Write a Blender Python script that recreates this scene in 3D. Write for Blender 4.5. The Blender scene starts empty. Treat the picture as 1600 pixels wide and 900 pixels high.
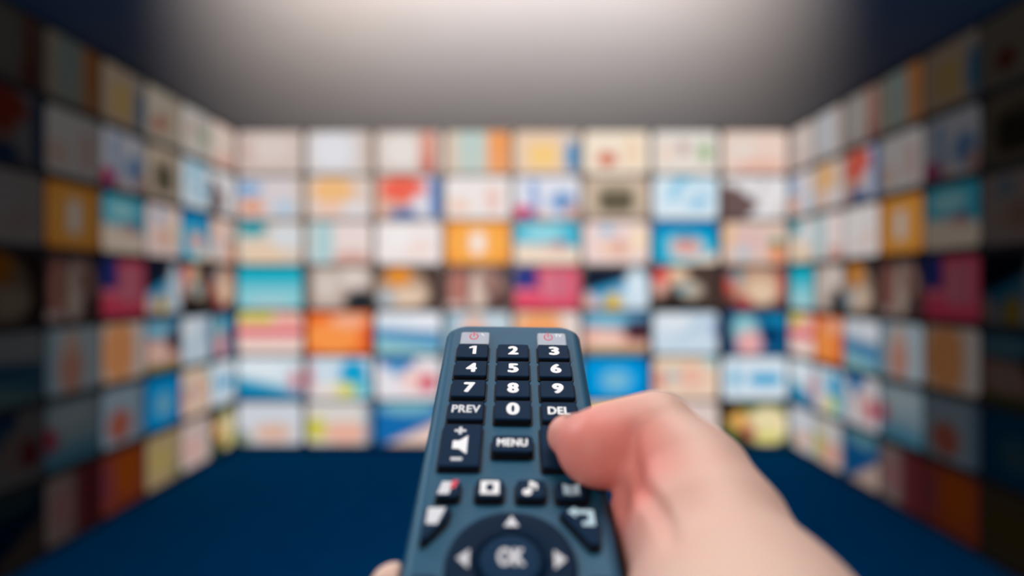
import bpy, bmesh, math, random
import numpy as np
from mathutils import Vector, Matrix

C = bpy.context.scene.collection
CAM_Z = 1.6

# ------------------------------------------------------------------ camera
cd = bpy.data.cameras.new('camera'); cam = bpy.data.objects.new('camera', cd); C.objects.link(cam)
cam.location = (0, 0, CAM_Z); cam.rotation_euler = (math.radians(90), 0, 0)
cd.sensor_width = 36; cd.lens = 36*1300/1600; cd.clip_start = .01; cd.clip_end = 60
cd.dof.use_dof = True; cd.dof.focus_distance = .272; cd.dof.aperture_fstop = 29.25/6.5
bpy.context.scene.camera = cam

# ------------------------------------------------------------------ world, light, exposure
w = bpy.data.worlds.new('world'); bpy.context.scene.world = w; w.use_nodes = True
w.node_tree.nodes['Background'].inputs[0].default_value = (.02, .035, .06, 1)
w.node_tree.nodes['Background'].inputs[1].default_value = .15
vs = bpy.context.scene.view_settings
vs.view_transform = 'Standard'; vs.look = 'None'; vs.exposure = 0; vs.gamma = 1; vs.use_curve_mapping = False

def light(name, kind, loc, target, energy, color, **kw):
    l = bpy.data.lights.new(name, kind); l.energy = energy; l.color = color
    for k, v in kw.items(): setattr(l, k, v)
    o = bpy.data.objects.new(name, l); C.objects.link(o); o.location = loc
    o.rotation_euler = (Vector(target)-Vector(loc)).to_track_quat('-Z', 'Y').to_euler()
    return o
# soft lamp on the ceiling above the viewer
light('ceiling_lamp_light', 'AREA', (.30, .45, 3.12), (.05, .2, 1.5), 26, (1, .97, .96), size=1.1)
# added area light at the front left, brightens the thumb and the keys
light('side_fill_light', 'AREA', (-1.5, 1.5, 2.9), (0, .2, 1.5), 18, (.86, .93, 1), size=.8)
light('rear_fill_light', 'AREA', (-.9, -.9, 2.05), (.05, .2, 1.5), 13, (1, .95, .92), size=1.2)  # added fill from behind left, brightens the near side of the hand
# unseen warm spot added near the viewer to make the ceiling glow
light('ceiling_glow_spot', 'SPOT', (-.05, .32, 1.82), (-.05, 5.4, 3.25), 29000, (1, .77, .57), spot_size=math.radians(50), spot_blend=1.0, shadow_soft_size=.1)

light('blue_fill_spot', 'SPOT', (.1, .55, 2.0), (.1, 4.5, 3.2), 550, (.03, .36, .9), spot_size=math.radians(125), spot_blend=1.0, shadow_soft_size=.1)  # unseen wide spot, added to tint the ceiling blue

light('back_blue_fill', 'SPOT', (.2, .6, 2.05), (.2, 8.25, 3.19), 3000, (.02, .36, .60), spot_size=math.radians(34), spot_blend=1.0, shadow_soft_size=.1)  # added spot, gives the far edge of the ceiling its blue glow

# ------------------------------------------------------------------ material helpers
def lin(c):
    c = np.asarray(c, float)/255.
    return np.where(c <= .04045, c/12.92, ((c+.055)/1.055)**2.4)
def mat(name, rgb, rough=.5, spec=.5, **kw):
    m = bpy.data.materials.new(name); m.use_nodes = True
    b = m.node_tree.nodes['Principled BSDF']
    b.inputs['Base Color'].default_value = (*[float(x) for x in lin(rgb)], 1)
    b.inputs['Roughness'].default_value = rough
    b.inputs['Specular IOR Level'].default_value = spec
    for k, v in kw.items(): b.inputs[k].default_value = v
    return m
def noise_bump(m, scale, strength, dist=.0001, vary=0, coord='Object'):
    nt = m.node_tree; b = nt.nodes['Principled BSDF']
    tc = nt.nodes.new('ShaderNodeTexCoord'); n = nt.nodes.new('ShaderNodeTexNoise'); n.inputs['Scale'].default_value = scale
    n.inputs['Detail'].default_value = 4
    bp = nt.nodes.new('ShaderNodeBump'); bp.inputs['Strength'].default_value = strength; bp.inputs['Distance'].default_value = dist
    nt.links.new(tc.outputs[coord], n.inputs['Vector']); nt.links.new(n.outputs['Fac'], bp.inputs['Height'])
    nt.links.new(bp.outputs['Normal'], b.inputs['Normal'])
    if vary:
        mx = nt.nodes.new('ShaderNodeMix'); mx.data_type = 'RGBA'
        c = b.inputs['Base Color'].default_value[:]
        mx.inputs['A'].default_value = tuple(x*(1-vary) for x in c[:3])+(1,)
        mx.inputs['B'].default_value = tuple(min(1, x*(1+vary)) for x in c[:3])+(1,)
        nt.links.new(n.outputs['Fac'], mx.inputs['Factor']); nt.links.new(mx.outputs['Result'], b.inputs['Base Color'])
    return m

M = {}
M['wall'] = noise_bump(mat('dark wall paint', (22, 24, 32), .7), 30, .2, .002, .2)
M['ceiling'] = noise_bump(mat('ceiling plaster', (78, 82, 90), .8, .05), 3, .1, .002, .05)
M['floor'] = noise_bump(mat('navy gloss floor', (0, 74, 122), .6, 0), 6, .05, .002, .25)
M['bezel'] = noise_bump(mat('screen bezel plastic', (20, 17, 18), .7, .1), 60, .05, .0005, .1)
M['trim'] = mat('black plinth', (14, 16, 22), .5)
M['body'] = noise_bump(mat('slate blue shell plastic', (20, 83, 112), .45, .25), 9000, .35, .00006, .16)
M['key'] = noise_bump(mat('navy rubber key', (8, 39, 66), .6, .06), 7000, .25, .00004, .12)
M['keyside'] = mat('shaded rubber key flank', (7, 10, 20), .6, .25)  # dark rubber skirt, with the shade of the key fronts put into the colour
M['ring'] = noise_bump(mat('dark navy ring rubber', (6, 33, 57), .6, .06), 7000, .25, .00004, .1)
M['ok'] = noise_bump(mat('navy centre key rubber', (10, 46, 74), .6, .06), 7000, .25, .00004, .1)
M['power'] = mat('milky grey translucent key', (176, 184, 196), .35, .4, **{'Subsurface Weight': .3, 'Subsurface Scale': .002})
M['white'] = mat('white print', (250, 250, 250), .5)
M['grey'] = mat('grey print', (206, 206, 210), .5)
M['pale'] = mat('pale print', (222, 224, 228), .5)
M['cyanw'] = mat('pale cyan print', (190, 226, 238), .5)
M['red'] = mat('red print', (222, 50, 70), .5)
M['screw'] = mat('battery door plastic', (30, 48, 62), .6)

# ------------------------------------------------------------------ object helpers
def link_mesh(name, me, m=None, parent=None):
    o = bpy.data.objects.new(name, me); C.objects.link(o)
    if m is not None:
        for x in (m if isinstance(m, (list, tuple)) else [m]): me.materials.append(x)
    if parent: o.parent = parent
    return o
def bm_obj(name, bm, m=None, parent=None, smooth=False):
    bmesh.ops.recalc_face_normals(bm, faces=bm.faces)
    me = bpy.data.meshes.new(name); bm.to_mesh(me); bm.free()
    if smooth:
        for p in me.polygons: p.use_smooth = True
    return link_mesh(name, me, m, parent)
def box(bm, x0, x1, y0, y1, z0, z1):
    v = [bm.verts.new(p) for p in ((x0,y0,z0),(x1,y0,z0),(x1,y1,z0),(x0,y1,z0),(x0,y0,z1),(x1,y0,z1),(x1,y1,z1),(x0,y1,z1))]
    for f in ((0,3,2,1),(4,5,6,7),(0,1,5,4),(1,2,6,5),(2,3,7,6),(3,0,4,7)): bm.faces.new([v[i] for i in f])
def rrect(cx, cy, hx, hy, r, n=6):
    pts = []
    r = min(r, hx*.999, hy*.999)
    for k, (sx, sy) in enumerate(((1,1),(-1,1),(-1,-1),(1,-1))):
        for i in range(n+1):
            a = math.pi/2*(k+i/n)
            pts.append((cx+sx*(hx-r)+r*math.cos(a), cy+sy*(hy-r)+r*math.sin(a)))
    return pts
def loft(bm, rings, cap0=True, cap1=True, mi=None):
    """rings: list of lists of 3-D points, same count"""
    vs_ = [[bm.verts.new(p) for p in r] for r in rings]
    n = len(rings[0])
    for k in range(len(rings)-1):
        for i in range(n):
            f = bm.faces.new((vs_[k][i], vs_[k][(i+1) % n], vs_[k+1][(i+1) % n], vs_[k+1][i]))
            if mi: f.material_index = mi[k]
    if cap0: f = bm.faces.new(vs_[0][::-1]); f.material_index = mi[0] if mi else 0
    if cap1: f = bm.faces.new(vs_[-1]); f.material_index = mi[-1] if mi else 0

# ------------------------------------------------------------------ the room (the back wall of screens stands 8.27 m away)
D = 8.27; PX = 1300.0
PW = 108.2*D/PX; PH = 70.6*D/PX          # pitch of the screens
CX = .004; HALF = 4*PW; TOPZ = CAM_Z + 3.5*PH; BOTZ = CAM_Z - 3.5*PH
CEIL = TOPZ+.02; FLOOR = 0.0
def struct(name, bm, m):
    o = bm_obj(name, bm, m); o['kind'] = 'structure'; return o
WX0, WX1 = CX-HALF-.10, CX+HALF+.10
bm = bmesh.new(); box(bm, WX0-.1, WX1+.1, -2.5, D+.2, FLOOR-.1, FLOOR); struct('floor', bm, M['floor'])
bm = bmesh.new(); box(bm, WX0-.1, WX1+.1, -2.5, D+.2, CEIL, CEIL+.1); struct('ceiling', bm, M['ceiling'])
bm = bmesh.new(); box(bm, WX0, WX1, D+.10, D+.2, FLOOR, CEIL); struct('wall_back', bm, M['wall'])
bm = bmesh.new(); box(bm, WX0-.1, WX0, -2.4, D+.2, FLOOR, CEIL); struct('wall_left', bm, M['wall'])
bm = bmesh.new(); box(bm, WX1, WX1+.1, -2.4, D+.2, FLOOR, CEIL); struct('wall_right', bm, M['wall'])
bm = bmesh.new(); box(bm, WX0-.1, WX1+.1, -2.5, -2.4, FLOOR, CEIL); struct('wall_front', bm, M['wall'])
for nm, b in (('baseboard_back', (WX0, WX1, D+.02, D+.10)), ('baseboard_left', (WX0, WX0+.08, 1.8, D+.02)), ('baseboard_right', (WX1-.08, WX1, 1.8, D+.02))):
    bm = bmesh.new(); box(bm, *b, FLOOR, BOTZ-.001); struct(nm, bm, M['trim'])

# ------------------------------------------------------------------ the pictures on the screens
NX, NY = 40, 26
def ss(d, s): return 1/(1+np.exp(np.clip(d/s*4, -40, 40)))
def paint(base, ops):
    x, y = np.meshgrid(np.linspace(0, 1, NX+1), np.linspace(0, 1, NY+1))
    img = np.ones(x.shape+(3,))*lin(base)
    def lay(a, c): img[:] = img*(1-a[..., None])+lin(c)*a[..., None]
    for op in ops:
        k = op[0]
        if k == 'e': _, cx, cy, rx, ry, c = op; lay(ss((np.hypot((x-cx)/rx, (y-cy)/ry)-1)*min(rx, ry), .06), c)
        elif k == 'r': _, x0, y0, x1, y1, c = op; lay(ss(np.maximum(np.maximum(x0-x, x-x1), np.maximum(y0-y, y-y1)), .04), c)
        elif k == 'h': _, a, b, off, c, s = op; lay(ss(-(a*x+b*y-off), s), c)         # everything beyond a slanting line
        elif k == 'g': lay(y*op[2], op[1])                                             # picture turns to this colour downwards
        elif k == 'b': _, x0, y0, x1, y1, wd, c = op; \
            t = np.clip(((x-x0)*(x1-x0)+(y-y0)*(y1-y0))/((x1-x0)**2+(y1-y0)**2), 0, 1); lay(ss(np.hypot(x-x0-t*(x1-x0), y-y0-t*(y1-y0))-wd, .05), c)
    return img
# rows from top to bottom, eight pictures each: (what it shows, base colour, shapes)
PICS = [
[('plain dusty pink picture', (212,194,186), [('e',.5,.4,.35,.3,(222,206,200)),('e',.1,.5,.15,.4,(205,180,172))]),
 ('lilac-white picture with cream right edge', (222,214,212), [('e',.4,.45,.3,.42,(228,228,234)),('r',.85,0,1,1,(205,184,170))]),
 ('cream picture with salmon column at right', (220,204,196), [('e',.4,.45,.3,.4,(234,226,220)),('e',.8,.45,.13,.6,(222,150,130)),('e',.8,.85,.1,.2,(196,100,88))]),
 ('pale teal picture with broad orange band', (226,204,184), [('r',.2,.0,.62,1,(192,212,206)),('r',.66,0,1.1,1,(246,160,92)),('g',(220,190,170),.2)]),
 ('cream picture with yellow block and blue bottle', (238,208,182), [('r',.22,.28,.66,.86,(250,208,136)),('e',.9,.6,.12,.42,(78,146,192)),('r',.7,.0,.9,.2,(220,206,196))]),
 ('ivory picture with rust-coloured spot', (242,226,206), [('e',.36,.66,.15,.17,(205,96,66)),('e',.75,.5,.14,.4,(240,214,184))]),
 ('white picture with small peach, plum and green marks', (228,222,214), [('e',.2,.5,.07,.22,(238,200,176)),('e',.47,.4,.07,.14,(166,88,92)),('e',.8,.5,.1,.22,(112,166,92)),('g',(232,216,204),.4)]),
 ('plain pinkish beige picture', (234,208,194), [('e',.6,.85,.4,.2,(232,186,170)),('e',.3,.4,.2,.3,(230,214,204))])],
[('pale picture with blue blob over orange blob', (218,208,210), [('e',.12,.3,.26,.17,(128,170,212)),('e',.22,.72,.2,.18,(226,156,122)),('e',.75,.75,.2,.2,(186,204,222)),('r',.9,0,1.1,1,(215,195,180))]),
 ('cream picture with soft orange oval', (226,206,196), [('e',.4,.32,.34,.3,(244,190,130)),('e',.75,.8,.22,.16,(228,222,226)),('e',.35,.75,.2,.15,(240,200,180))]),
 ('red, white and blue picture', (226,180,160), [('h',1,0,.55,(226,220,228),.2),('e',.42,.3,.36,.32,(242,106,86)),('e',.45,.9,.25,.14,(48,108,172)),('r',.84,0,1.1,1,(66,122,186)),('e',.68,.65,.12,.25,(228,224,232))]),
 ('white picture with faint pink block at right', (242,234,232), [('r',.62,.25,.85,.85,(240,204,194)),('e',.2,.7,.2,.2,(244,212,196))]),
 ('white picture with blue peaks and crimson corner', (230,230,240), [('b',.28,.15,.34,.9,.06,(120,160,214)),('e',.75,.6,.2,.25,(112,156,206)),('e',.12,.85,.2,.16,(226,60,112)),('e',.4,.95,.14,.14,(242,200,186)),('e',.25,.92,.08,.08,(40,90,170)),('e',.9,.85,.12,.2,(214,170,160))]),
 ('beige picture with dark olive rectangle in a cream ring', (176,152,136), [('e',.5,.5,.52,.56,(216,194,172)),('e',.5,.52,.36,.42,(180,164,142)),('r',.24,.32,.76,.84,(96,88,70)),('g',(120,100,90),.15)]),
 ('white picture with sky-blue diagonal and oval', (214,230,240), [('b',.5,-.1,.3,.5,.08,(106,192,226)),('b',.4,.05,.9,.3,.05,(128,200,230)),('e',.7,.6,.18,.11,(34,168,214)),('e',.62,.35,.2,.08,(228,238,244)),('g',(222,236,244),.3)]),
 ('white picture with brown wedge at lower left', (228,224,226), [('h',-1,.9,.0,(108,86,84),.05),('b',.72,-.1,.35,1.05,.0,(108,86,84)),('h',1,.62,1.0,(230,226,228),.05),('r',0,0,.35,.22,(228,222,222)),('e',.9,.85,.12,.25,(216,206,204))])],
[('cream picture with teal blob in top corner', (220,204,190), [('e',.22,.15,.24,.2,(44,160,172)),('e',.75,.35,.25,.3,(216,220,224)),('e',.4,.75,.35,.22,(232,204,176))]),
 ('off-white picture with pale teal stripe', (236,218,214), [('r',.0,.0,.42,1,(180,208,212)),('e',.7,.9,.3,.2,(216,170,158)),('r',-.1,0,.08,1,(220,214,208))]),
 ('nearly blank white picture', (244,234,232), [('e',.6,.65,.3,.2,(246,222,216)),('e',.35,.4,.2,.3,(246,240,240))]),
 ('orange picture with white capsule', (252,160,60), [('e',.5,.5,.48,.5,(254,176,84)),('b',.5,.34,.5,.66,.11,(250,238,230))]),
 ('beach picture with turquoise sky and dark red spot', (60,182,210), [('e',.45,.26,.34,.17,(160,222,232)),('h',-.12,1,.5,(242,220,200),.05),('e',.7,.55,.1,.1,(160,62,96)),('b',.45,.55,.7,.6,.04,(226,170,160))]),
 ('pinkish picture with small blue spot above peach shapes', (236,212,208), [('e',.36,.2,.1,.12,(136,190,222)),('e',.5,.65,.3,.2,(240,200,178)),('e',.55,.6,.08,.2,(216,160,146)),('e',.85,.4,.1,.3,(248,222,186))]),
 ('bright blue picture with pink oval inside a wave', (0,132,190), [('e',.5,.85,.75,.65,(0,166,204)),('e',.48,.64,.34,.36,(150,216,226)),('e',.52,.62,.25,.22,(222,164,156)),('h',.55,1,1.27,(236,214,196),.05),('e',.08,.7,.16,.4,(16,164,202)),('e',.5,.38,.16,.06,(40,70,120))]),
 ('beige picture with orange and green corner', (222,194,180), [('e',.4,.5,.3,.35,(220,186,182)),('e',.85,.75,.12,.2,(236,132,70)),('e',.84,.5,.1,.13,(104,140,104)),('e',.32,.75,.1,.13,(168,200,214)),('e',.1,.3,.1,.3,(232,190,150))])],
[('turquoise picture fading to pale sea', (0,174,196), [('h',0,1,.42,(138,204,214),.25),('e',.5,.9,.35,.16,(170,206,212))]),
 ('taupe picture with black wedge', (188,168,158), [('e',.3,.45,.2,.35,(214,200,190)),('e',.72,.25,.22,.25,(222,208,200)),('e',.85,.85,.28,.3,(36,42,48)),('r',-.1,0,.08,1,(130,110,104))]),
 ('dark picture with orange and cream blobs', (74,56,52), [('e',.4,.55,.42,.5,(180,150,128)),('e',.35,.22,.2,.24,(232,146,48)),('e',.5,.7,.3,.22,(230,202,178)),('e',.15,.75,.14,.2,(176,188,196))]),
 ('dark brown picture with cream centre and pinkish sides', (92,66,64), [('e',.5,.6,.14,.5,(220,196,182)),('e',.22,.5,.16,.42,(196,130,118)),('e',.3,.5,.05,.25,(120,70,66)),('e',.72,.35,.18,.3,(180,140,128)),('e',.7,.4,.07,.16,(96,60,62)),('h',1,-.5,.75,(34,36,56),.06),('r',0,.85,.3,1.1,(210,180,172))]),
 ('crimson picture with navy block', (226,74,104), [('r',.42,.1,.9,.75,(214,120,138)),('r',-.1,-.1,.36,.52,(50,60,132)),('b',.72,.1,.74,.8,.04,(200,90,114)),('r',-.1,.56,.35,.62,(240,150,160))]),
 ('icy picture with black slope and yellow cone', (206,222,234), [('h',-1,-.9,-1.15,(44,152,204),.5),('e',.3,.6,.25,.2,(40,160,212)),('h',-.5,-1,-.62,(24,32,50),.06),('e',.45,.85,.14,.24,(222,184,66)),('e',.08,.85,.12,.22,(232,180,164)),('e',.8,.4,.14,.4,(214,230,240))]),
 ('dark picture with red blob and cream figure', (74,58,52), [('e',.35,.2,.2,.24,(222,188,158)),('e',.12,.22,.14,.17,(226,58,58)),('e',.1,.5,.1,.18,(236,180,164)),('e',.58,.55,.18,.2,(190,176,160)),('e',.46,.5,.08,.1,(60,150,170)),('e',.4,.95,.4,.2,(24,22,20))]),
 ('brown picture with pale round body', (86,62,58), [('e',.55,.45,.4,.45,(196,156,132)),('e',.6,.6,.24,.3,(224,194,166)),('e',.22,.25,.12,.13,(110,160,170)),('e',.12,.45,.06,.2,(220,80,70)),('e',.35,.85,.12,.14,(176,50,60)),('e',.92,.4,.05,.35,(190,70,64))])],
[('striped picture of yellow-green, crimson and white', (240,198,188), [('r',0,0,.55,.24,(214,200,70)),('r',.0,.36,1.1,.56,(226,76,100)),('h',0,1,.66,(236,208,200),.08),('r',.6,0,1,.26,(242,176,160))]),
 ('vivid orange picture', (240,112,48), [('e',.4,.6,.42,.4,(252,152,78)),('e',.65,.2,.28,.17,(248,176,140)),('r',.93,.4,1.1,.9,(206,52,50))]),
 ('blue and white wave picture', (228,234,242), [('h',-.15,1,.34,(96,160,200),.1),('h',-.3,1,.62,(150,200,208),.08),('b',.1,.55,.9,.5,.05,(44,120,172)),('e',.75,.2,.22,.17,(236,238,246))]),
 ('pale blue picture with pinkish-brown figure', (196,212,222), [('e',.45,.62,.22,.42,(226,162,142)),('e',.45,.25,.13,.2,(232,190,170)),('r',-.1,0,.15,1,(150,180,196))]),
 ('peach and orange picture with white edge', (236,196,168), [('e',.4,.5,.36,.5,(244,164,106)),('r',.74,0,1.1,1,(232,216,210))]),
 ('picture of a pink body under a blue band', (64,132,172), [('e',.35,.2,.35,.12,(140,196,216)),('h',-.1,1,.36,(226,168,152),.06),('e',.85,.45,.24,.25,(66,36,48)),('e',.35,.65,.26,.2,(238,196,180)),('h',0,1,.88,(120,130,60),.05)]),
 ('misty pale blue picture', (196,212,226), [('e',.3,.25,.3,.22,(222,228,234)),('b',.4,.6,.75,.3,.05,(160,190,214)),('e',.97,.4,.05,.2,(40,90,170)),('g',(204,220,232),.5)]),
 ('deep blue picture with pink-white figure', (14,92,138), [('e',.35,.4,.2,.34,(140,196,202)),('e',.42,.75,.2,.32,(230,170,170)),('e',.85,.2,.2,.14,(20,130,176)),('e',.02,.6,.1,.6,(24,26,40)),('e',.75,.55,.15,.25,(6,50,90))])],
[('white picture over a teal-blue slope', (212,228,236), [('h',-.35,1,.46,(30,152,190),.12),('e',.35,.25,.4,.2,(224,234,240)),('h',-.2,1,.78,(14,110,164),.12),('e',.88,.55,.1,.26,(206,140,150))]),
 ('pale picture with blue disc and yellow crescent', (206,222,234), [('e',.0,.5,.1,.4,(214,120,130)),('e',.72,.4,.22,.36,(0,160,208)),('e',.8,.75,.2,.2,(70,186,206)),('e',.55,.78,.22,.17,(226,216,84)),('e',.3,.8,.2,.17,(236,220,210))]),
 ('white picture with crimson dot below blue top', (232,228,234), [('r',.05,-.1,.6,.22,(24,118,186)),('e',.35,.3,.14,.16,(90,160,206)),('e',.65,.55,.3,.3,(244,208,204)),('e',.8,.62,.13,.2,(210,40,84))]),
 ('pale blue picture with red mark at left', (170,196,210), [('e',.06,.6,.16,.26,(206,60,90)),('e',.5,.25,.4,.2,(196,214,222)),('h',0,1,.7,(96,160,190),.15)]),
 ('slate-blue picture with brownish red disc', (168,188,204), [('e',.4,.66,.26,.28,(204,112,92)),('r',.85,0,1,1,(120,150,176))]),
 ('saturated blue picture with pale oval', (0,112,190), [('e',.45,.5,.55,.6,(0,148,214)),('e',.5,.55,.23,.26,(104,184,218)),('e',.48,.58,.15,.1,(128,176,202))]),
 ('cream picture with pink swirl and teal dot', (230,206,180), [('e',.6,.45,.2,.25,(226,160,140)),('e',.62,.42,.1,.1,(236,204,180)),('e',.3,.45,.08,.12,(104,184,200)),('e',.1,.55,.1,.24,(214,130,112)),('e',.9,.1,.1,.12,(150,206,214)),('g',(232,192,180),.4)]),
 ('white picture with two cyan rounded shapes', (214,226,236), [('e',.2,.5,.07,.22,(18,164,206)),('b',.55,.52,.78,.52,.15,(18,160,208))])],
[('pale picture with tan mound', (208,212,220), [('e',.55,.72,.3,.22,(226,172,142)),('e',.02,.9,.18,.24,(104,120,80)),('g',(196,200,206),.3)]),
 ('grey-white picture with olive corner and peach oval', (218,212,206), [('e',.6,.72,.4,.24,(234,176,156)),('e',.14,.62,.16,.28,(206,198,76)),('h',1,0,.9,(110,140,170),.1)]),
 ('blue picture with peach lower corner', (20,106,172), [('e',.5,.12,.45,.17,(120,182,200)),('h',.7,1,1.12,(236,204,190),.06)]),
 ('pink picture with dark right half', (206,180,176), [('h',1,0,.5,(150,62,70),.15),('e',.3,.5,.2,.3,(224,160,160))]),
 ('fiery orange picture', (206,92,60), [('e',.6,.4,.3,.4,(226,106,36)),('e',.1,.5,.16,.4,(190,90,100))]),
 ('yellowish cream picture', (226,196,150), [('e',.4,.5,.3,.3,(236,206,130)),('e',.9,.85,.1,.17,(140,160,110))]),
 ('cream and pink picture', (228,204,198), [('e',.4,.6,.3,.25,(238,190,180)),('e',.8,.3,.17,.22,(214,196,190))]),
 ('picture of yellow and red fruit on dark green', (16,76,40), [('e',.7,.55,.34,.45,(232,216,170)),('e',.25,.42,.17,.24,(226,170,92)),('e',.42,.72,.11,.17,(160,36,62)),('e',.1,.15,.14,.17,(50,24,20)),('e',.7,.8,.2,.1,(214,206,96))])],
]
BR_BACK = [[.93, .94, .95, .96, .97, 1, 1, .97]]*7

PWS = PW*.980; SSW = PWS-.006
SW, SH = PW-.014, PH-.010            # outer size of a screen
DW, DH = PW*.930, PH*.918            # lit picture area
dm = bpy.data.materials.new('lit screen picture'); dm.use_nodes = True
nt = dm.node_tree; nt.nodes.clear()
at = nt.nodes.new('ShaderNodeAttribute'); at.attribute_name = 'picture'
oi = nt.nodes.new('ShaderNodeObjectInfo'); em = nt.nodes.new('ShaderNodeEmission')
out = nt.nodes.new('ShaderNodeOutputMaterial')
sep = nt.nodes.new('ShaderNodeSeparateColor')
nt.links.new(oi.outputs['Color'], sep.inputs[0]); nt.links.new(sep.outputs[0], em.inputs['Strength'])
nt.links.new(at.outputs['Color'], em.inputs['Color'])
nt.links.new(em.outputs[0], out.inputs[0])
M['display'] = dm

SDW, SDH = PWS*.970, PH*.885           # the side screens have slimmer uprights
def bezel_mesh(DW, DH, SW):
    bm = bmesh.new()
    q = lambda hx, hz, r, y: [(p[0], y, p[1]) for p in rrect(0, 0, hx, hz, r, 5)]
    a, b = SW/2, SH/2
    loft(bm, [q(a-.03, b-.03, .01, .045), q(a, b, .016, .03), q(a, b, .016, .004), q(a-.004, b-.004, .014, 0),
              q(DW/2+.002, DH/2+.004, .050, 0), q(DW/2, DH/2, .048, .004)], True, False)
    # wall bracket behind
    box(bm, -.12, .12, .04, .075, -.09, .09)
    me = bpy.data.meshes.new('bezel'); bmesh.ops.recalc_face_normals(bm, faces=bm.faces); bm.to_mesh(me); bm.free()
    me.materials.append(M['bezel']); return me
BEZ = bezel_mesh(DW, DH, SW); SBEZ = bezel_mesh(SDW, SDH, SSW)
def display_mesh(img, DW, DH):
    me = bpy.data.meshes.new('display')
    r = .048
    V = []
    for j in range(NY+1):
        for i in range(NX+1):
            x = (i/NX-.5)*DW; z = (.5-j/NY)*DH
            # pull the grid's corners in to the rounded outline
            ax, az = abs(x)-(DW/2-r), abs(z)-(DH/2-r)
            if ax > 0 and az > 0:
                L = math.hypot(ax, az); k = max(ax, az)/L
                x = math.copysign(DW/2-r+ax*k, x); z = math.copysign(DH/2-r+az*k, z)
            V.append((x, .003, z))
    F = [(j*(NX+1)+i, (j+1)*(NX+1)+i, (j+1)*(NX+1)+i+1, j*(NX+1)+i+1) for j in range(NY) for i in range(NX)]
    me.from_pydata(V, [], F)
    ca = me.color_attributes.new('picture', 'FLOAT_COLOR', 'POINT')
    d = np.ones((len(V), 4), np.float32); d[:, :3] = img.reshape(-1, 3)
    ca.data.foreach_set('color', d.ravel())
    me.materials.append(M['display'])
    return me
IMGS = [[paint(b, ops) for (_, b, ops) in row] for row in PICS]
DISP = [[display_mesh(i, DW, DH) for i in row] for row in IMGS]
SDISP = [[display_mesh(i, SDW, SDH) for i in row] for row in IMGS]
ROWN = ['top row', 'second row', 'third row', 'fourth row', 'fifth row', 'sixth row', 'bottom row']

proto = bpy.data.objects.new('video_screen', None); C.objects.link(proto)
pb = link_mesh('bezel', BEZ, None, proto); pd = link_mesh('display', DISP[0][0], None, proto)
used = [False]
def place_screen(row, col, loc, rz, bright, wall, group):
    if not used[0]:
        t, b, d = proto, pb, pd; used[0] = True
    else:
        t = proto.copy(); C.objects.link(t)
        b = pb.copy(); b.parent = t; C.objects.link(b)
        d = pd.copy(); d.parent = t; C.objects.link(d)
    t.location = loc; t.rotation_euler = (0, 0, rz)
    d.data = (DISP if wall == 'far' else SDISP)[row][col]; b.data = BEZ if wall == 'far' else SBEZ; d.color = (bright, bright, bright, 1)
    t['label'] = 'screen with %s, %s of %s wall' % (PICS[row][col][0].replace(' picture', '', 1) if len(PICS[row][col][0].split()) > 8 else PICS[row][col][0], ROWN[row], wall)
    t['category'] = 'screen'; t['group'] = group
for r_ in range(7):
    z = TOPZ-(r_+.5)*PH
    for c_ in range(8):
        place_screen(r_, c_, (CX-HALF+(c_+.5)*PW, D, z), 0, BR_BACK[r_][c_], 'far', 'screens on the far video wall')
SIDE = [.86, .75, .60, .38, .16, .04, .04]  # side screens dim outwards: a vignette put into their brightness, by column and row
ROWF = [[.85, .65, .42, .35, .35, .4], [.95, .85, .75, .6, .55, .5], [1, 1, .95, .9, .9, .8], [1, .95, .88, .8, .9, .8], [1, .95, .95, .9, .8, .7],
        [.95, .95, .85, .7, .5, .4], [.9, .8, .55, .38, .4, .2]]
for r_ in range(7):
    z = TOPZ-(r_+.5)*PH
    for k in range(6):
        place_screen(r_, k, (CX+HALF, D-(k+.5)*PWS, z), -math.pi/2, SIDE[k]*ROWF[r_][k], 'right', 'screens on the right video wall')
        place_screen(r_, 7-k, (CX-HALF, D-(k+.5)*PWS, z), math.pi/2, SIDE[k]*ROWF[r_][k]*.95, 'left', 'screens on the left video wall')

# ------------------------------------------------------------------ remote control: local u (right), v (towards the viewer), n (up), in mm
R_D = Vector((.00361, .93879, .34446)); R_R = Vector((.99991, .00114, -.01358)); R_N = Vector((.01314, -.34448, .93870))
P0 = Vector((.00047, .30484, CAM_Z-.01548))
rem = bpy.data.objects.new('remote_control', None); C.objects.link(rem)
mw = Matrix.Identity(4)
for i in range(3): mw[i][0], mw[i][1], mw[i][2] = R_R[i], R_D[i], R_N[i]
mw.translation = P0; rem.matrix_world = mw
rem['label'] = 'slate blue remote control with dark number keys held in the hand'; rem['category'] = 'remote control'
L = lambda u, v, n: (u*.001, -v*.001, n*.001)     # local mm -> object metres

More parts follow.
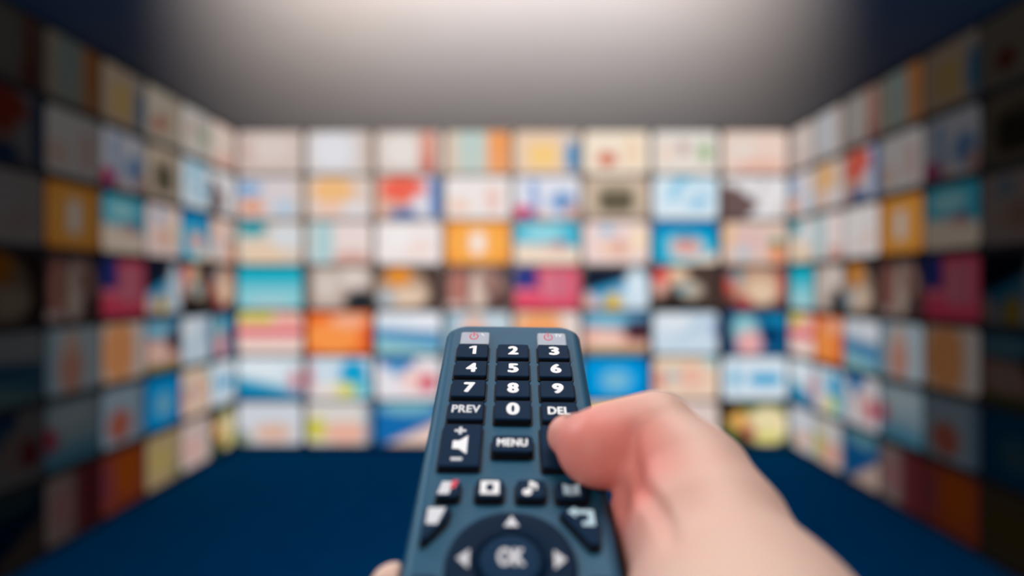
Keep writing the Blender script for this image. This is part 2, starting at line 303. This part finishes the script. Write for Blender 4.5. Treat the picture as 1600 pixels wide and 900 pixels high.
# body shell
def body_ring(hx, v0, v1, rf, rn, n, N=10):
    pts = []
    cy = (v0+v1)/2; hy = (v1-v0)/2
    for k, (sx, sy, r) in enumerate(((1,1,rn),(-1,1,rn),(-1,-1,rf),(1,-1,rf))):
        for i in range(N+1):
            a = math.pi/2*(k+i/N)
            u = sx*(hx-r)+r*math.cos(a); v = cy+sy*(hy-r)+r*math.sin(a)
            if v < v0+3:   v -= 1.2*(1-(u/hx)**2)       # gently arched far end
            pts.append(L(u, v, n))
    return pts
VE = 172
bm = bmesh.new()
loft(bm, [body_ring(17, 2, VE-6, 6, 8, -17), body_ring(20, -1, VE-2, 7, 10, -15.5), body_ring(22.6, -3.6, VE, 7.5, 12, -11), body_ring(24.0, -5.2, VE+1, 7.2, 12, -6),
          body_ring(24.3, -5.5, VE+1, 7.2, 12, -3.6), body_ring(24.2, -5.3, VE+1, 7.1, 12, -2.5), body_ring(23.4, -4.4, VE, 6.6, 11.5, -1.1), body_ring(22.4, -3.3, VE-1, 6.0, 11, -.3), body_ring(21.2, -2.0, VE-2, 5.2, 10, 0)])
body = bm_obj('shell', bm, M['body'], rem)
for p in body.data.polygons: p.use_smooth = len(p.vertices) == 4
bm = bmesh.new(); 
loft(bm, [[L(p[0], p[1], -16.8) for p in rrect(0, 122, 14, 34, 3)], [L(p[0], p[1], -17.5) for p in rrect(0, 122, 13.5, 33.5, 3)]])
bm_obj('battery_cover', bm, M['screw'], rem)

def key_loft(outline_fn, h, name, top=None, taper=.35, r=.45, skirt=.55, flank=None, base=-.2):
    """outline_fn(offset) -> list of (u, v); a dark flank with a rounded top of its own colour"""
    bm = bmesh.new()
    f = lambda off, n: [L(p[0], p[1], n) for p in outline_fn(off)]
    rings = [f(skirt, base), f(skirt, .30), f(.05, .42), f(0, h-r-.05), f(-.02, h-r), f(-.08, h-.22), f(-.28, h-.05), f(-.6, h)]
    loft(bm, rings, True, True, [1, 1, 1, 1, 0, 0, 0, 0])
    bmesh.ops.recalc_face_normals(bm, faces=bm.faces)
    me = bpy.data.meshes.new(name); bm.to_mesh(me); bm.free()
    for p in me.polygons: p.use_smooth = False
    return link_mesh(name, me, [top or M['key'], flank or M['keyside']], rem)
def rect_key(name, u, v, hu, hv, h=1.9, rad=.8, **kw):
    return key_loft(lambda o: rrect(u, v, hu+o, hv+o, rad+o*.5 if rad+o*.5 > .1 else .1, 4), h, name, **kw)
def poly_off(pts, rad=1.0):
    """rounded polygon whose outline grows or shrinks by an offset"""
    cx = sum(p[0] for p in pts)/len(pts); cy = sum(p[1] for p in pts)/len(pts)
    def fn(o):
        q = []
        n = len(pts)
        for i, p in enumerate(pts):
            a, b = pts[i-1], pts[(i+1) % n]
            da = math.dist(a, p); db = math.dist(b, p); r = min(rad, da*.45, db*.45)
            s = (p[0]+(a[0]-p[0])*r/da, p[1]+(a[1]-p[1])*r/da); e = (p[0]+(b[0]-p[0])*r/db, p[1]+(b[1]-p[1])*r/db)
            for k in range(5):
                t = k/4; x = (1-t)**2*s[0]+2*t*(1-t)*p[0]+t*t*e[0]; y = (1-t)**2*s[1]+2*t*(1-t)*p[1]+t*t*e[1]
                dd = math.hypot(x-cx, y-cy); q.append((x+(x-cx)/dd*o, y+(y-cy)/dd*o))
        return q
    return fn
# legends
def shape_bm(polys, h, th=.05):
    bm = bmesh.new()
    for pts in polys:
        loft(bm, [[L(p[0], p[1], h-th) for p in pts], [L(p[0], p[1], h+.03) for p in pts]])
    return bm
def legend(name, polys, h, m, parent):
    return bm_obj(name, shape_bm(polys, h), m, parent)
def text_legend(name, s, u, v, wu, hv, h, m, parent, bold=.035):
    cu = bpy.data.curves.new('t', 'FONT'); cu.body = s; cu.size = 1; cu.extrude = .01; cu.resolution_u = 6
    cu.align_x = 'LEFT'; cu.space_character = 1.06
    o = bpy.data.objects.new('t', cu); C.objects.link(o)
    dg = bpy.context.evaluated_depsgraph_get(); me = bpy.data.meshes.new_from_object(o.evaluated_get(dg))
    bpy.data.objects.remove(o); bpy.data.curves.remove(cu)
    c = np.empty(len(me.vertices)*3); me.vertices.foreach_get('co', c); c = c.reshape(-1, 3)
    F0 = [tuple(p.vertices) for p in me.polygons]; nv = len(c); cs, fs = [], []
    for q in range(9):
        a = q*math.pi/4; b_ = bold if q < 8 else 0
        cs.append(c+np.array([b_*math.cos(a)*1.25, b_*math.sin(a)*.8, .0001*q])); fs += [tuple(v+nv*q for v in f) for f in F0]
    c = np.concatenate(cs); me = bpy.data.meshes.new(name); me.from_pydata(c.tolist(), [], fs)
    lo, hi = c.min(0), c.max(0); c = (c-(lo+hi)/2)/(hi-lo)
    c = np.stack([(c[:, 0]*wu+u)*.001, (c[:, 1]*hv-v)*.001, (c[:, 2]*.06+h+.01)*.001], 1)
    me.vertices.foreach_set('co', c.ravel()); me.update()
    me.name = name; me.materials.clear()
    return link_mesh(name, me, m, parent)
def circ(cx, cy, rx, ry=None, n=24): ry = ry or rx; return [(cx+rx*math.cos(2*math.pi*i/n), cy+ry*math.sin(2*math.pi*i/n)) for i in range(n)]
def arc_quads(cx, cy, r0, r1, sy, a0, a1, n=20):
    out = []
    for i in range(n):
        a, b = math.radians(a0+(a1-a0)*i/n), math.radians(a0+(a1-a0)*(i+1)/n)
        out.append([(cx+r0*math.sin(a), cy-sy*r0*math.cos(a)), (cx+r1*math.sin(a), cy-sy*r1*math.cos(a)), (cx+r1*math.sin(b), cy-sy*r1*math.cos(b)), (cx+r0*math.sin(b), cy-sy*r0*math.cos(b))])
    return out
KH = 1.9
# number keys
U = {-1: -13.75, 0: 0.0, 1: 13.7}
HV = 5.55; HU = 5.25
Vrow = [22.2, 36.0, 50.1, 64.3]
for i in range(3):
    for j, cu_ in enumerate((-1, 0, 1)):
        dgt = str(3*i+j+1)
        k = rect_key('number_key', U[cu_], Vrow[i], HU, HV)
        if dgt == '1':
            legend('numeral', [[(x*1.0+U[cu_]+.2, y+Vrow[i]-.3) for x, y in q] for q in ([(-.2,-3.3),(1.0,-3.3),(1.0,3.3),(-.2,3.3)], [(-.2,-3.3),(-.2,-1.6),(-1.5,-1.1),(-1.5,-2.3)])], KH, M['white'], k)
            continue
        text_legend('numeral', dgt, U[cu_]+(.2 if cu_ else 0), Vrow[i]-.3, 3.6, 6.8, KH, M['white'], k, .055)
k = rect_key('previous_channel_key', U[-1], Vrow[3], HU, HV); text_legend('lettering', 'PREV', U[-1], Vrow[3]-.6, 8.4, 4.6, KH, M['pale'], k, .03)
k = rect_key('number_key', U[0], Vrow[3], HU+.1, HV+.1, h=2.2); text_legend('numeral', '0', U[0], Vrow[3]-.5, 3.9, 7.4, 2.2, M['white'], k, .045)
k = rect_key('delete_key', U[1], Vrow[3], HU, HV); text_legend('lettering', 'DEL', U[1]-.2, Vrow[3]-.2, 6.6, 4.6, KH, M['white'], k, .035)
# power keys
for u0, tx in ((-13.5, ''), (13.6, 'TV')):
    k = rect_key('power_key', u0, 11.2, 5.1, 5.2, h=1.7, top=M['power'], flank=M['power'], skirt=.1); k['label'] = 'milky grey power key with a red symbol'
    us = u0-(.4 if u0 < 0 else 1.2)
    legend('power_symbol', arc_quads(us, 10.0, 1.2, 1.62, 1.75, 28, 332)+[[(us-.22, 5.8), (us+.22, 5.8), (us+.22, 10.0), (us-.22, 10.0)]], 1.7, M['red'], k)
    if tx: text_legend('lettering', tx, u0+2.4, 8.4, 2.5, 2.6, 1.7, M['white'], k, .02)
    else: legend('mark', [[(u0+2.0, 7.4), (u0+2.5, 7.4), (u0+3.2, 9.4), (u0+2.8, 9.4)]], 1.7, M['white'], k)
# rockers
k = rect_key('volume_rocker', -14.0, 83.7, 5.45, 10.9, h=2.0)
legend('plus_sign', [[(-14.6+x, 76.6+y) for x, y in ((-.45,-2),(.45,-2),(.45,2),(-.45,2))], [(-14.6+x, 76.6+y) for x, y in ((-1.6,-.6),(1.6,-.6),(1.6,.6),(-1.6,.6))]], 2.0, M['pale'], k)
legend('speaker_symbol', [[(-16.3, 82.0), (-14.6, 82.0), (-14.6, 86.2), (-16.3, 86.2)], [(-14.6, 82.0), (-12.3, 79.2), (-12.3, 88.8), (-14.6, 86.2)]], 2.0, M['white'], k)
legend('minus_sign', [[(-16.3, 90.6), (-13.3, 90.6), (-13.3, 92.0), (-16.3, 92.0)]], 2.0, M['pale'], k)
k = rect_key('channel_rocker', 13.2, 83.7, 5.4, 10.9, h=2.0)
legend('up_arrow', [[(12.0, 78.6), (13.2, 76.2), (14.4, 78.6), (13.2, 77.8)]], 2.0, M['pale'], k)
text_legend('lettering', 'CH', 13.2, 84, 4, 3.6, 2.0, M['pale'], k, .02)
legend('down_arrow', [[(11.8, 89.2), (13.2, 90.8), (14.6, 89.2), (13.2, 92.4)]], 2.0, M['pale'], k)
# menu key
k = rect_key('menu_key', 0, 83.9, 5.5, 4.2, h=2.6, rad=1.2); text_legend('lettering', 'MENU', -.1, 83.6, 8.3, 4.0, 2.6, M['white'], k, .035)
# row of four function keys
k = key_loft(poly_off([(-17.6, 101.2), (-12.9, 101.2), (-12.9, 108.6), (-19.0, 108.6)], 1.6), 2.2, 'record_key')
legend('picture_symbol', [[(-17.5, 102.2), (-14.7, 102.2), (-15.6, 107.6), (-18.4, 107.6)]], 2.2, M['pale'], k)
legend('red_symbol', [[(-14.9, 101.5), (-13.4, 101.5), (-14.2, 105.0), (-15.6, 105.0)]], 2.2, M['red'], k)
k = rect_key('television_key', -5.6, 104.6, 3.5, 3.9, h=2.2, rad=1.4)
legend('screen_symbol', [[(x, y) for x, y in q] for q in (
    [(-7.9,101.7),(-3.3,101.7),(-3.3,103.0),(-7.9,103.0)], [(-7.9,106.1),(-3.3,106.1),(-3.3,107.4),(-7.9,107.4)], [(-7.9,103.0),(-6.5,103.0),(-6.5,106.1),(-7.9,106.1)], [(-4.7,103.0),(-3.3,103.0),(-3.3,106.1),(-4.7,106.1)])], 2.2, M['white'], k)
k = rect_key('music_key', 4.6, 104.6, 3.6, 3.9, h=2.2, rad=1.2)
legend('note_symbol', [circ(3.6, 106.3, 1.15, 1.35, 14), [(4.2,101.6),(4.8,101.6),(4.8,106.4),(4.2,106.4)], [(4.8,101.6),(6.3,102.9),(6.1,105.2),(5.6,105.2),(5.6,103.9),(4.8,103.2)]], 2.2, M['white'], k)
k = rect_key('guide_key', 14.5, 105.0, 3.7, 3.7, h=2.2, rad=1.2)
legend('book_symbol', [[(12.4,102.4),(14.4,103.4),(14.4,107.6),(12.9,106.9),(12.6,107.6)], [(14.7,103.4),(16.7,102.4),(16.5,107.6),(16.2,106.9),(14.7,107.6)]], 2.2, M['cyanw'], k)
# slanted keys beside the ring
k = key_loft(poly_off([(-20.6, 112.2), (-14.4, 112.2), (-15.2, 117.2), (-19.4, 125.2), (-20.8, 125.2)], 1.5), 2.2, 'options_key')
legend('box_symbol', [[(-20.0, 113.2), (-15.8, 113.2), (-17.4, 119.6), (-20.0, 119.6)]], 2.2, M['pale'], k)
k = key_loft(poly_off([(11.0, 113.4), (14.2, 112.0), (19.0, 112.0), (20.4, 118), (20.0, 126.0), (17.6, 126.4)], 1.5), 2.2, 'back_key')
legend('return_symbol', [[(14.6,113.4),(19.2,113.4),(19.2,115.0),(14.6,115.0)], [(17.8,115.0),(19.2,115.0),(19.2,119.4),(17.8,119.4)], [(16.3,118.0),(17.8,118.0),(17.8,119.4),(16.3,119.4)], [(13.1,114.2),(15.0,112.2),(15.0,116.4)]], 2.2, M['cyanw'], k)
for u0, v0 in ((-18.6, 141.5), (18.6, 141.5)):
    rect_key('lower_corner_key', u0, v0, 3.3, 4.6, h=2.0, rad=2.0)
for u0 in (-13, 0, 13):
    rect_key('playback_key', u0, 160.5, 4.2, 3.0, h=2.0, rad=1.4)
# navigation ring and centre key
RC = 131.8; SY = 1.28
def ell(r): return lambda o: [(-.2+(r+o)*math.cos(2*math.pi*i/64), RC+(r+o)*SY*math.sin(2*math.pi*i/64)) for i in range(64)]
bm = bmesh.new()
def er(r, n): return [L(p[0], p[1], n) for p in ell(r)(0)]
loft(bm, [er(14.6, -.2), er(14.6, .5), er(14.2, 1.4), er(13.6, 1.75), er(12.2, 1.9), er(8.6, 1.5), er(8.0, 1.2), er(7.7, .2)], True, True)
ring = bm_obj('navigation_ring', bm, M['ring'], rem, True)
def tri(cx, cy, a, b, ang):
    c, s = math.cos(ang), math.sin(ang)
    return [(cx+x*c-y*s, cy+(x*s+y*c)) for x, y in ((0, -a), (b, a*.8), (-b, a*.8))]
legend('up_arrow', [tri(-.2, 118.0, 2.2, 1.75, 0)], 1.95, M['pale'], ring)
legend('left_arrow', [tri(-10.6, RC-.5, 1.5, 3.2, -math.pi/2)], 1.95, M['grey'], ring)
legend('right_arrow', [tri(10.4, RC-.5, 1.5, 3.2, math.pi/2)], 1.95, M['grey'], ring)
legend('down_arrow', [tri(-.2, 145.8, 2.2, 1.75, math.pi)], 1.95, M['grey'], ring)
bm = bmesh.new()
loft(bm, [er(6.9, .1), er(6.9, 1.6), er(6.6, 2.0), er(5.8, 2.3), er(3.0, 2.2)])
okk = bm_obj('ok_key', bm, M['ok'], rem, True)
text_legend('lettering', 'OK', -.2, RC-.8, 6.0, 6.0, 2.28, M['grey'], okk, .05)

# ------------------------------------------------------------------ hand: one continuous surface grown from a signed distance field
def PP(px, py, z): return np.array([(px-800)/1300*z, z, (450-py)/1300*z])
def LL(u, v, n):
    p = P0 + R_R*u*.001 - R_D*v*.001 + R_N*n*.001
    return np.array([p.x, p.y, p.z-CAM_Z])
hs = .0009
lo = np.array([-.052, -.10, -.175]); hi = np.array([.118, .262, -.018])
nn = np.ceil((hi-lo)/hs).astype(int)
X, Y, Z = np.meshgrid(*[np.arange(nn[i])*hs+lo[i] for i in range(3)], indexing='ij', sparse=False)
X = X.astype(np.float32); Y = Y.astype(np.float32); Z = Z.astype(np.float32)
def cone(a, ra, b, rb):
    ba = b-a; L2 = float(ba@ba)
    t = np.clip(((X-a[0])*ba[0]+(Y-a[1])*ba[1]+(Z-a[2])*ba[2])/L2, 0, 1)
    return np.sqrt((X-a[0]-t*ba[0])**2+(Y-a[1]-t*ba[1])**2+(Z-a[2]-t*ba[2])**2)-(ra+(rb-ra)*t)
def ball(a, r, s=(1, 1, 1)):
    return (np.sqrt(((X-a[0])/s[0])**2+((Y-a[1])/s[1])**2+((Z-a[2])/s[2])**2)-r)*min(s)
def smin(a, b, k):
    h = np.clip(.5+.5*(b-a)/k, 0, 1)
    return b*(1-h)+a*h-k*h*(1-h)
def chain(pts, k=.004):
    d = None
    for (a, ra), (b, rb) in zip(pts, pts[1:]):
        c = cone(a, ra, b, rb); d = c if d is None else smin(d, c, k)
    return d
T0 = PP(889, 681, .2215); T1 = PP(940, 700, .2105); T2 = PP(1022, 688, .211); T3 = PP(1080, 758, .202)
T4 = PP(1105, 832, .190); T5 = PP(1172, 1030, .163); T6 = PP(1275, 1290, .12)
distal = chain([(T0, .0059), (T1, .0095), (PP(975, 694, .211), .0102)], .003)
distal = smin(distal, ball(PP(925, 705, .2135), .0078), .004)
prox = chain([(T2, .0116), (T3, .0138), (T4, .0172)], .006)
prox = smin(prox, ball(PP(1038, 740, .204), .0092), .003)
thumb = smin(distal, prox, .003)
thumb = smin(thumb, cone(PP(960, 675, .213), .0064, PP(1030, 662, .213), .0072), .005)
thenar = chain([(PP(1112, 852, .188), .0175), (T5, .0238), (T6, .0275)], .01)
d = smin(thumb, thenar, .006)
# palm, fingers under the remote
index = chain([(PP(1062, 935, .186), .0130), (PP(1034, 860, .196), .0088), (PP(1004, 792, .206), .0063), (LL(33, 96, -20), .0090), (LL(18, 94, -27), .0088), (LL(-4, 96, -26.5), .0080), (LL(-17, 99, -25.5), .0072)], .004)
middle = chain([(LL(38, 138, -22), .0120), (LL(36, 120, -29), .0100), (LL(14, 114, -28), .0092), (LL(-12, 118, -27.5), .0084), (LL(-28, 129, -19), .0074), (LL(-25.8, 130.5, -7.5), .0061)], .004)
ring_f = chain([(LL(38, 152, -24), .0120), (LL(34, 136, -33), .0098), (LL(12, 133, -28.5), .0088), (LL(-14, 137, -27), .0080), (LL(-29, 148, -16), .0070), (LL(-29, 153, -9), .0060)], .004)
little = chain([(LL(36, 164, -28), .0110), (LL(32, 152, -36), .0088), (LL(12, 151, -27.5), .0076), (LL(-12, 155, -26), .0068), (LL(-26, 163, -17), .0060), (LL(-28, 167, -11), .0052)], .004)
palm = chain([(LL(38, 132, -22), .0130), (LL(40, 160, -30), .0170), (T6, .0250)], .012)
palm = smin(palm, chain([(LL(36, 150, -32), .012), (LL(18, 176, -40), .016), (T6, .022)], .01), .012)
index = smin(index, cone(PP(1003, 812, .204), .0070, LL(27, 100, -18), .0085), .004)
fing = np.minimum(np.minimum(smin(index, middle, .0015), ring_f), little)
fing = smin(fing, palm, .005)
d = smin(d, fing, .0018)
arm = chain([(T6, .0270), (np.array([.062, .06, -.105]), .0285), (np.array([.085, -.02, -.14]), .032), (np.array([.10, -.085, -.165]), .036)], .012)
d = smin(d, arm, .012)
# folds of the skin: at the thumb joint and at its root, pressed into the surface where it lies
def dist_at(p):
    q = (p-lo)/hs; i = np.clip(q.astype(int), 0, nn-2); f = q-i; v = 0
    for a in (0, 1):
        for b in (0, 1):
            for c in (0, 1):
                v += d[i[0]+a, i[1]+b, i[2]+c]*(f[0] if a else 1-f[0])*(f[1] if b else 1-f[1])*(f[2] if c else 1-f[2])
    return v
def on_skin(px, py):
    z = .14
    while z < .25:
        if dist_at(PP(px, py, z)) < 0: return PP(px, py, z)
        z += .0003
    return PP(px, py, .2)
def fold(pts, k):
    global d
    P_ = [(on_skin(x, y), r) for x, y, r in pts]
    g = None
    for (a, ra), (b, rb_) in zip(P_, P_[1:]):
        c = cone(a, ra, b, rb_); g = c if g is None else np.minimum(g, c)
    d = -smin(-d, g, k)
fold([(990, 672, .0001), (988, 695, .0005), (990, 722, .0009), (996, 754, .0012)], .0032)
fold([(1002, 764, .0010), (1020, 784, .0010), (1036, 806, .0010), (1044, 828, .0007), (1050, 850, .0002)], .0030)
# keep clear of the remote and its keys
lx = (X-(P0.x))*R_R.x+(Y-P0.y)*R_R.y+(Z-(P0.z-CAM_Z))*R_R.z
lv = -((X-(P0.x))*R_D.x+(Y-P0.y)*R_D.y+(Z-(P0.z-CAM_Z))*R_D.z)
ln = (X-(P0.x))*R_N.x+(Y-P0.y)*R_N.y+(Z-(P0.z-CAM_Z))*R_N.z
def rbox(x0, x1, v0, v1, n0, n1, r):
    q = [np.abs(lx-(x0+x1)/2)-(x1-x0)/2+r, np.abs(lv-(v0+v1)/2)-(v1-v0)/2+r, np.abs(ln-(n0+n1)/2)-(n1-n0)/2+r]
    return np.sqrt(sum(np.maximum(a, 0)**2 for a in q))+np.minimum(np.maximum(np.maximum(q[0], q[1]), q[2]), 0)-r
rb = rbox(-.0247, .0247, -.006, .1738, -.0179, .0006, .004)
kb = rbox(.0075, .0195, .058, .0955, -.001, .0023, .0006)
d = np.maximum(d, -np.minimum(rb, kb)+.0001)

def surface_nets(d, lo, h):
    s = d < 0
    acc = np.zeros(tuple(k-1 for k in d.shape)+(3,), np.float32); cnt = np.zeros(acc.shape[:3], np.float32)
    sh = np.array(d.shape)-1
    corners = [(i, j, k) for i in (0, 1) for j in (0, 1) for k in (0, 1)]
    sl = lambda c: tuple(slice(c[a], c[a]+sh[a]) for a in range(3))
    for a in range(3):
        for c in corners:
            if c[a]: continue
            e = list(c); e[a] = 1
            d0, d1 = d[sl(c)], d[sl(e)]
            m = (d0 < 0) != (d1 < 0)
            t = np.where(m, d0/(d0-d1+1e-12*(~m)), 0)
            for b in range(3):
                acc[..., b] += m*(c[b] if b != a else t)
            cnt += m
    act = cnt > 0
    idx = -np.ones(act.shape, np.int64); idx[act] = np.arange(act.sum())
    ii = np.argwhere(act)
    V = (ii+acc[act]/cnt[act][:, None])*h+lo
    F = []
    for a in range(3):
        b, c = (a+1) % 3, (a+2) % 3
        rng = [slice(1, k-1) for k in d.shape]; rng[a] = slice(0, d.shape[a]-1)
        A = s[tuple(rng)]; r2 = list(rng); r2[a] = slice(1, d.shape[a]); B = s[tuple(r2)]
        for flag, msk in ((0, A & ~B), (1, ~A & B)):
            p = np.argwhere(msk); off = np.ones(3, int); off[a] = 0; p = p+off
            def g(x, y):
                q = p.copy(); q[:, b] -= x; q[:, c] -= y; return idx[q[:, 0], q[:, 1], q[:, 2]]
            quad = [g(1, 1), g(0, 1), g(0, 0), g(1, 0)]
            if flag: quad = quad[::-1]
            F.append(np.stack(quad, 1))
    return V, np.concatenate(F)
Vh, Fh = surface_nets(d, lo, hs)
# relax the net a little
E = np.concatenate([Fh[:, [0, 1]], Fh[:, [1, 2]], Fh[:, [2, 3]], Fh[:, [3, 0]]])
for it in range(4):
    acc = np.zeros_like(Vh); cnt = np.zeros(len(Vh))
    for b in range(3):
        acc[:, b] = np.bincount(E[:, 0], Vh[E[:, 1], b], len(Vh))+np.bincount(E[:, 1], Vh[E[:, 0], b], len(Vh))
    cnt = np.bincount(E[:, 0], minlength=len(Vh))+np.bincount(E[:, 1], minlength=len(Vh))
    Vh = Vh+.5*(acc/np.maximum(cnt, 1)[:, None]-Vh)
me = bpy.data.meshes.new('hand')
org = T3.astype(float)
me.from_pydata((Vh-org).tolist(), [], Fh.tolist())
me.polygons.foreach_set('use_smooth', [True]*len(me.polygons))
# flush: skin is redder on the finger pad and in the folds of the joints
def gd(p, r): return np.exp(-((Vh-p)**2).sum(1)/(r*r))
fl = 1.0*gd(PP(905, 715, .210), .017)+.75*gd(PP(985, 735, .202), .013)+.35*gd(PP(1040, 790, .192), .012)+.4*gd(PP(1010, 870, .19), .022)+.25*gd(T5, .02)
fl = np.clip(fl, 0, 1)
ca = me.color_attributes.new('flush', 'FLOAT_COLOR', 'POINT')
cc = np.ones((len(Vh), 4), np.float32); cc[:, :3] = fl[:, None]; ca.data.foreach_set('color', cc.ravel())
sk = mat('skin', (224, 184, 164), .48, .35, **{'Subsurface Weight': .35, 'Subsurface Scale': .004})
nt = sk.node_tree; b = nt.nodes['Principled BSDF']; b.inputs['Subsurface Radius'].default_value = (1, .35, .2)
at = nt.nodes.new('ShaderNodeAttribute'); at.attribute_name = 'flush'
tc = nt.nodes.new('ShaderNodeTexCoord'); n1 = nt.nodes.new('ShaderNodeTexNoise'); n1.inputs['Scale'].default_value = 90; n1.inputs['Detail'].default_value = 5
mx = nt.nodes.new('ShaderNodeMix'); mx.data_type = 'RGBA'; mx.inputs['A'].default_value = (*lin((227, 194, 175)), 1); mx.inputs['B'].default_value = (*lin((242, 148, 136)), 1)
mm = nt.nodes.new('ShaderNodeMath'); mm.operation = 'MULTIPLY_ADD'; mm.inputs[1].default_value = .35; mm.inputs[2].default_value = -.12
aa = nt.nodes.new('ShaderNodeMath'); aa.operation = 'ADD'; aa.use_clamp = True
nt.links.new(tc.outputs['Object'], n1.inputs['Vector']); nt.links.new(n1.outputs['Fac'], mm.inputs[0])
nt.links.new(at.outputs['Fac'], aa.inputs[0]); nt.links.new(mm.outputs[0], aa.inputs[1]); nt.links.new(aa.outputs[0], mx.inputs['Factor'])
nt.links.new(mx.outputs['Result'], b.inputs['Base Color'])
n2 = nt.nodes.new('ShaderNodeTexVoronoi'); n2.inputs['Scale'].default_value = 900
bp = nt.nodes.new('ShaderNodeBump'); bp.inputs['Strength'].default_value = .25; bp.inputs['Distance'].default_value = .0002
nt.links.new(tc.outputs['Object'], n2.inputs['Vector']); nt.links.new(n2.outputs['Distance'], bp.inputs['Height']); nt.links.new(bp.outputs['Normal'], b.inputs['Normal'])
hand = link_mesh('hand', me, sk)
hand.location = (org[0], org[1], org[2]+CAM_Z)
hand['label'] = 'right hand gripping the remote control, thumb pressing beside the delete key'; hand['category'] = 'hand'
# thumb nail on the far upper side of the thumb tip
nail = mat('nail', (236, 200, 188), .25, .5)
tdir = (T0-T1)/np.linalg.norm(T0-T1)
upn = np.array([-.05, .55, .83]); upn -= upn@tdir*tdir; upn /= np.linalg.norm(upn)
sd = np.cross(tdir, upn)
bm = bmesh.new(); NU, NV = 14, 12
grid = []
for i in range(NU+1):
    row = []
    for j in range(NV+1):
        t = i/NU; a = (j/NV-.5)*math.radians(95)
        c = T0*(t*1.12-.12+0)+T1*(1-(t*1.12-.12)) if False else T1+(T0-T1)*(.45+.62*t)
        rr = .0095+(.0059-.0095)*min(1, .45+.62*t)+.0002
        if t > .75: rr -= .0012*((t-.75)/.25)**2
        w_ = 1-.35*max(0, (t-.7)/.3)**2
        p = c+rr*(upn*math.cos(a*w_)+sd*math.sin(a*w_))-org
        row.append(bm.verts.new(p))
    grid.append(row)
for i in range(NU):
    for j in range(NV): bm.faces.new((grid[i][j], grid[i+1][j], grid[i+1][j+1], grid[i][j+1]))
geo = bmesh.ops.solidify(bm, geom=bm.faces[:], thickness=.0005)
bm_obj('thumb_nail', bm, nail, hand, True)
